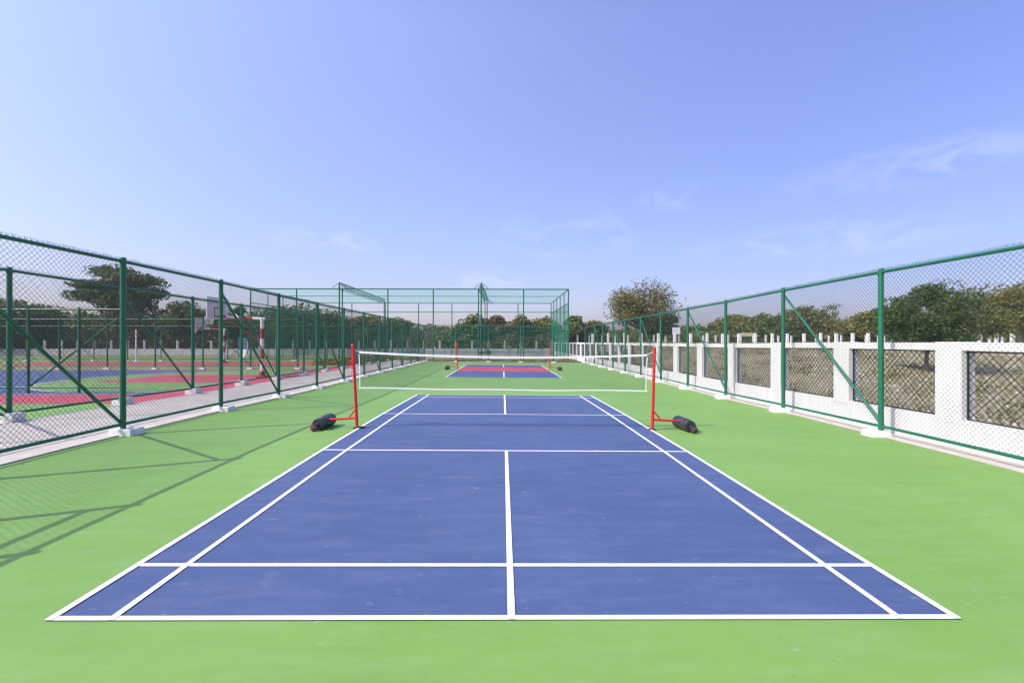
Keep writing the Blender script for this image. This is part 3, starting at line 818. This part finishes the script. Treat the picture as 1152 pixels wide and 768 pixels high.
back(904, 346, 56, 88, 'tallest rounded tree of the right tree line', leaf='olive', base=.03, clumps=38, per=170)
back(934, 336, 26, 92, 'thin grey half-bare tree rising above the right tree line', leaf='olive', base=.3, clumps=16, per=40, twigs=True)
back(940, 358, 48, 84, 'yellow brown tree in front of the thin grey tree', leaf='yellow', base=.03, clumps=32)
back(968, 352, 50, 86, 'olive tree left of the bushy near tree', leaf='olive', base=.03, clumps=32)
back(985, 346, 44, 78, 'orange tinged tree just left of the tall right fence post', leaf='yellow', base=.03, clumps=28)
back(1012, 350, 60, 80, 'green tree hidden behind the bushy near tree', leaf='mid', base=.03, clumps=30)
back(1108, 322, 76, 44, 'olive green tree right of the bushy near tree', leaf='olive', base=.05, clumps=50, per=210, size=.12)
back(1150, 318, 64, 40, 'orange tinged tree at the right edge', leaf='yellow', base=.05, clumps=44, per=210, size=.11)
back(1210, 322, 90, 46, 'green tree just outside the right edge', leaf='mid', base=.05, clumps=36, per=150, size=.12)
# the bushy near tree leaning over the wall
x = bearing(1043, 20.5); tree(x, 20.5, terr(x, 20.5), 4.35 - terr(x, 20.5) + .35, 3.9, 'bushy dark green near tree beyond the right wall', leaf='dark', name='tree', base=.16, clumps=70, per=330, size=.062, flat=.8, tr=.085, layers=9, twigs=True)
# two dark clumps at the foot of the far wall
for px, lb in ((542, 'left dark green clump at the foot of the far wall'), (550, 'right dark green clump at the foot of the far wall')):
    x = bearing(px, 67.0); tree(x, 67.0, gz(x, 67), .62, .85, lb, leaf='dark', name='shrub', base=.02, clumps=9, per=60, size=.07, tr=.03, group='dark clumps at the far wall')

def mass(name, x0, x1, ya, yb, hf, n, size, leaf, seed):
    rng = np.random.default_rng(seed)
    xs = rng.uniform(x0, x1, n); ys = rng.uniform(ya, yb, n)
    hh = np.array([hf(a) for a in xs])
    zs = rng.random(n) ** .7 * hh
    g = np.array([terr(a, b) for a, b in zip(xs, ys)])
    o = leaves_object(name, np.stack([xs, ys, zs + g], 1), size, LEAF[leaf], None, seed)
    return tag(o, kind='stuff')
def hn(a, lo, hi, f): return lo + (hi - lo) * (.5 + .25 * math.sin(a * f) + .25 * math.sin(a * f * 2.7 + 1))
tag(mass('undergrowth', -110, 8.5, 73.5, 79, lambda a: hn(a, 2.0, 3.4, .35), 26000, .2, 'brown', 3), 'brown green undergrowth behind the far wall', 'undergrowth')
tag(mass('bushes', -110, 8.5, 80, 86, lambda a: hn(a, 2.6, 4.2, .27), 22000, .24, 'dark', 4), 'dark bushes massed under the background trees', 'bushes')
tag(mass('hedge', 9, 100, 84, 96, lambda a: hn(a, 1.6, 3.0, .3), 22000, .24, 'mid', 5), 'green scrub along the foot of the right tree line', 'scrub')
tag(mass('far_woodland', -330, 330, 150, 170, lambda a: hn(a, 3.5, 5.5, .12), 30000, .6, 'mid', 6), 'distant woodland along the horizon', 'woodland')

# rubble, dry tufts
def rubble():
    rng = np.random.default_rng(8); m = MB()
    for k in range(1500):
        y = rng.uniform(3, 48) if k % 3 else rng.uniform(5, 22); x = 8.6 + rng.random() ** 1.4 * min(26, y * 1.2 + 3)
        s = rng.uniform(.025, .085) * (1.7 if rng.random() < .06 else 1); z = terr(x, y)
        a = rng.uniform(0, 6.28); c, sn = math.cos(a), math.sin(a)
        v = []
        for (dx, dy, dz) in ((-1, -.7, 0), (1, -.8, 0), (.9, .8, 0), (-.8, .7, 0), (-.6, -.4, 1), (.7, -.5, .8), (.5, .5, 1.1), (-.5, .6, .7)):
            dx *= rng.uniform(.7, 1.2); dy *= rng.uniform(.7, 1.2)
            v.append((x + s * (dx * c - dy * sn), y + s * (dx * sn + dy * c), z + s * (dz * .8 - .15)))
        m.add(v, [(3, 2, 1, 0), (4, 5, 6, 7), (0, 1, 5, 4), (1, 2, 6, 5), (2, 3, 7, 6), (3, 0, 4, 7)])
    tag(m.build('rubble', M['rock']), 'pale rubble stones strewn over the brown slope behind the wall', 'rubble', kind='stuff')
rubble()
def litter():
    rng = np.random.default_rng(31); P = []
    for k in range(260):
        s_ = rng.random()
        if s_ < .4: x = LX + rng.normal() * .10 + .06; y = rng.uniform(1.5, 40)
        elif s_ < .8: x = RX - abs(rng.normal()) * .12; y = rng.uniform(3, 40)
        else: x = rng.uniform(LX, RX); y = rng.uniform(2.2, 40)
        P.append((x, y, gz(x, y) + (.03 if not LX < x < RX else .016)))
    tag(leaves_object('fallen_leaves', np.array(P), .017, LEAF['brown'], None, 31, up=3), 'small dry leaves blown along the edges of the green floor', 'leaves', kind='stuff')
litter()
def tufts(name, n, fx, label, size, leaf, seed, h=.25):
    rng = np.random.default_rng(seed); P = []
    for k in range(n):
        x, y = fx(rng); c = int(rng.uniform(10, 26)); z = terr(x, y)
        q = rng.normal(size=(c, 3)) * np.array([.16, .16, .0]); q[:, 2] = rng.random(c) * h
        P.append(q + np.array([x, y, z]))
    o = leaves_object(name, np.concatenate(P), size, LEAF[leaf], None, seed, up=-.2)
    tag(o, label, 'grass', kind='stuff')
tufts('dry_grass', 1500, lambda r: (8.5 + r.random() ** 1.3 * 30, r.uniform(3, 60)), 'dry olive grass tufts on the slope behind the wall', .05, 'olive', 21)
tufts('verge_grass', 500, lambda r: (r.uniform(-10, 7.5), r.uniform(44.2, 49.8)), 'dry grass on the verge behind the end fence', .08, 'yellow', 22, .12)
tufts('path_side_grass', 400, lambda r: (r.uniform(-14.5, -10.9), r.uniform(36.5, 50)), 'yellowing grass beside the far end of the path', .09, 'yellow', 23, .5)

# ------------------------------------------------------------------ air
def haze():
    o = MB().box(-420, 420, -60, 420, -3.2, 16).build('haze', None or M['line'])
    m = bpy.data.materials.new('haze_air'); m.use_nodes = True; nt = m.node_tree
    nt.nodes.remove(nt.nodes['Principled BSDF'])
    v = nt.nodes.new('ShaderNodeVolumePrincipled'); v.inputs['Density'].default_value = .0004
    v.inputs['Color'].default_value = (.92, .93, .95, 1); v.inputs['Anisotropy'].default_value = .2
    nt.links.new(v.outputs[0], nt.nodes['Material Output'].inputs['Volume'])
    o.data.materials[0] = m
    tag(o, 'thin pale haze in the air over the grounds', 'haze', kind='stuff')
haze()

# ------------------------------------------------------------------ light, sky, camera
sd = Vector((-3.1, -1.36, 3.3 * 1.0)).normalized()
elev = math.asin(sd.z); azi = math.atan2(sd.x, sd.y)
L = bpy.data.lights.new('sun', 'SUN'); L.energy = 3.1; L.angle = R(.40); L.color = (1, .95, .82)
lo = bpy.data.objects.new('sun', L); COL.objects.link(lo); lo.rotation_euler = (-sd).to_track_quat('-Z', 'Y').to_euler(); lo.location = (-30, -13, 40)

w = bpy.data.worlds.new('World'); scene.world = w; w.use_nodes = True
nt = w.node_tree; bg = nt.nodes['Background']
sky = nt.nodes.new('ShaderNodeTexSky'); sky.sky_type = 'NISHITA'; sky.sun_disc = False
sky.sun_elevation = elev; sky.sun_rotation = azi % (2 * math.pi)
sky.air_density = 1.0; sky.dust_density = 2.0; sky.ozone_density = 3.0; sky.altitude = 0
def vmath(op, a, b=None):
    n = nt.nodes.new('ShaderNodeMath'); n.operation = op
    for i, v in enumerate((a, b)):
        if v is None: continue
        if isinstance(v, (int, float)): n.inputs[i].default_value = v
        else: nt.links.new(v, n.inputs[i])
    return n.outputs[0]
tc = nt.nodes.new('ShaderNodeTexCoord')
col = mix(nt, 1.0, sky.outputs[0], (1.12, .960, 1.12), 'MULTIPLY')
# away from the sun the sky is a deeper blue
sx_ = nt.nodes.new('ShaderNodeSeparateXYZ'); nt.links.new(tc.outputs['Generated'], sx_.inputs[0])
m1 = nt.nodes.new('ShaderNodeMapRange'); m1.inputs[1].default_value = -.25; m1.inputs[2].default_value = .75; m1.interpolation_type = 'SMOOTHSTEP'
nt.links.new(sx_.outputs[0], m1.inputs[0])
col = mix(nt, m1.outputs[0], col, mix(nt, 1.0, col, (.74, .75, .84), 'MULTIPLY'))
# clearer, brighter blue overhead, duller haze towards the horizon
m2 = nt.nodes.new('ShaderNodeMapRange'); m2.inputs[1].default_value = .12; m2.inputs[2].default_value = .55
m2.inputs[3].default_value = .85; m2.inputs[4].default_value = 1.28
nt.links.new(sx_.outputs[2], m2.inputs[0])
sc_ = nt.nodes.new('ShaderNodeVectorMath'); sc_.operation = 'SCALE'
nt.links.new(col, sc_.inputs[0]); nt.links.new(m2.outputs[0], sc_.inputs['Scale']); col = sc_.outputs[0]
# thin wisps of high cloud low over the horizon
mp = nt.nodes.new('ShaderNodeMapping'); mp.inputs['Scale'].default_value = (1, 1, 2.2)
nt.links.new(tc.outputs['Generated'], mp.inputs[0])
n1 = nt.nodes.new('ShaderNodeTexNoise'); n1.inputs['Scale'].default_value = 13; n1.inputs['Detail'].default_value = 8; n1.inputs['Roughness'].default_value = .62; n1.inputs['Distortion'].default_value = .5
nt.links.new(mp.outputs[0], n1.inputs['Vector'])
def patch(px, py, sx, sy):
    u = (px - 576) / 533.3; v = (384.7 - py) / 533.3
    d = Vector((u + .0192, 1, v)).normalized()
    s = nt.nodes.new('ShaderNodeVectorMath'); s.operation = 'SUBTRACT'; s.inputs[1].default_value = d
    nt.links.new(tc.outputs['Generated'], s.inputs[0])
    q = nt.nodes.new('ShaderNodeVectorMath'); q.operation = 'MULTIPLY'
    side = Vector((d.y, -d.x, 0)).normalized()
    q.inputs[1].default_value = (1, 1, 1)
    nt.links.new(s.outputs[0], q.inputs[0])
    dt = nt.nodes.new('ShaderNodeVectorMath'); dt.operation = 'DOT_PRODUCT'; dt.inputs[1].default_value = side
    nt.links.new(s.outputs[0], dt.inputs[0])
    sep = nt.nodes.new('ShaderNodeSeparateXYZ'); nt.links.new(s.outputs[0], sep.inputs[0])
    a = vmath('DIVIDE', dt.outputs['Value'], sx / 533.3); b = vmath('DIVIDE', sep.outputs[2], sy / 533.3)
    r2 = vmath('ADD', vmath('MULTIPLY', a, a), vmath('MULTIPLY', b, b))
    return vmath('MAXIMUM', vmath('SUBTRACT', 1.0, r2), 0.0)
ps = None
for p in ((640, 264, 95, 30), (760, 222, 50, 15), (1060, 178, 120, 20), (370, 272, 60, 14), (920, 270, 130, 20), (545, 315, 70, 14)):
    q = patch(*p); ps = q if ps is None else vmath('MAXIMUM', ps, q)
mr = nt.nodes.new('ShaderNodeMapRange'); mr.inputs[1].default_value = .44; mr.inputs[2].default_value = .78
nt.links.new(n1.outputs[0], mr.inputs[0])
cf = vmath('MULTIPLY', vmath('MULTIPLY', mr.outputs[0], ps), .22)
cm = nt.nodes.new('ShaderNodeMix'); cm.data_type = 'RGBA'
nt.links.new(cf, cm.inputs[0]); nt.links.new(col, cm.inputs[6]); cm.inputs[7].default_value = (5.6, 5.6, 6.2, 1)
nt.links.new(cm.outputs[2], bg.inputs[0]); bg.inputs[1].default_value = .15

cam = bpy.data.cameras.new('camera'); co = bpy.data.objects.new('camera', cam); COL.objects.link(co)
cam.sensor_width = 36; cam.lens = 16.664; cam.clip_end = 6000; cam.clip_start = .05
co.location = (-.057, 0, EYE); co.rotation_euler = (R(90) + .0013, 0, -.0192)
scene.camera = co
scene.view_settings.view_transform = 'Standard'; scene.view_settings.look = 'None'
scene.view_settings.exposure = 0.66; scene.view_settings.gamma = 1
scene.render.engine = 'CYCLES'
scene.cycles.use_denoising = True
scene.cycles.max_bounces = 6; scene.cycles.transparent_max_bounces = 16
scene.cycles.filter_width = 1.3
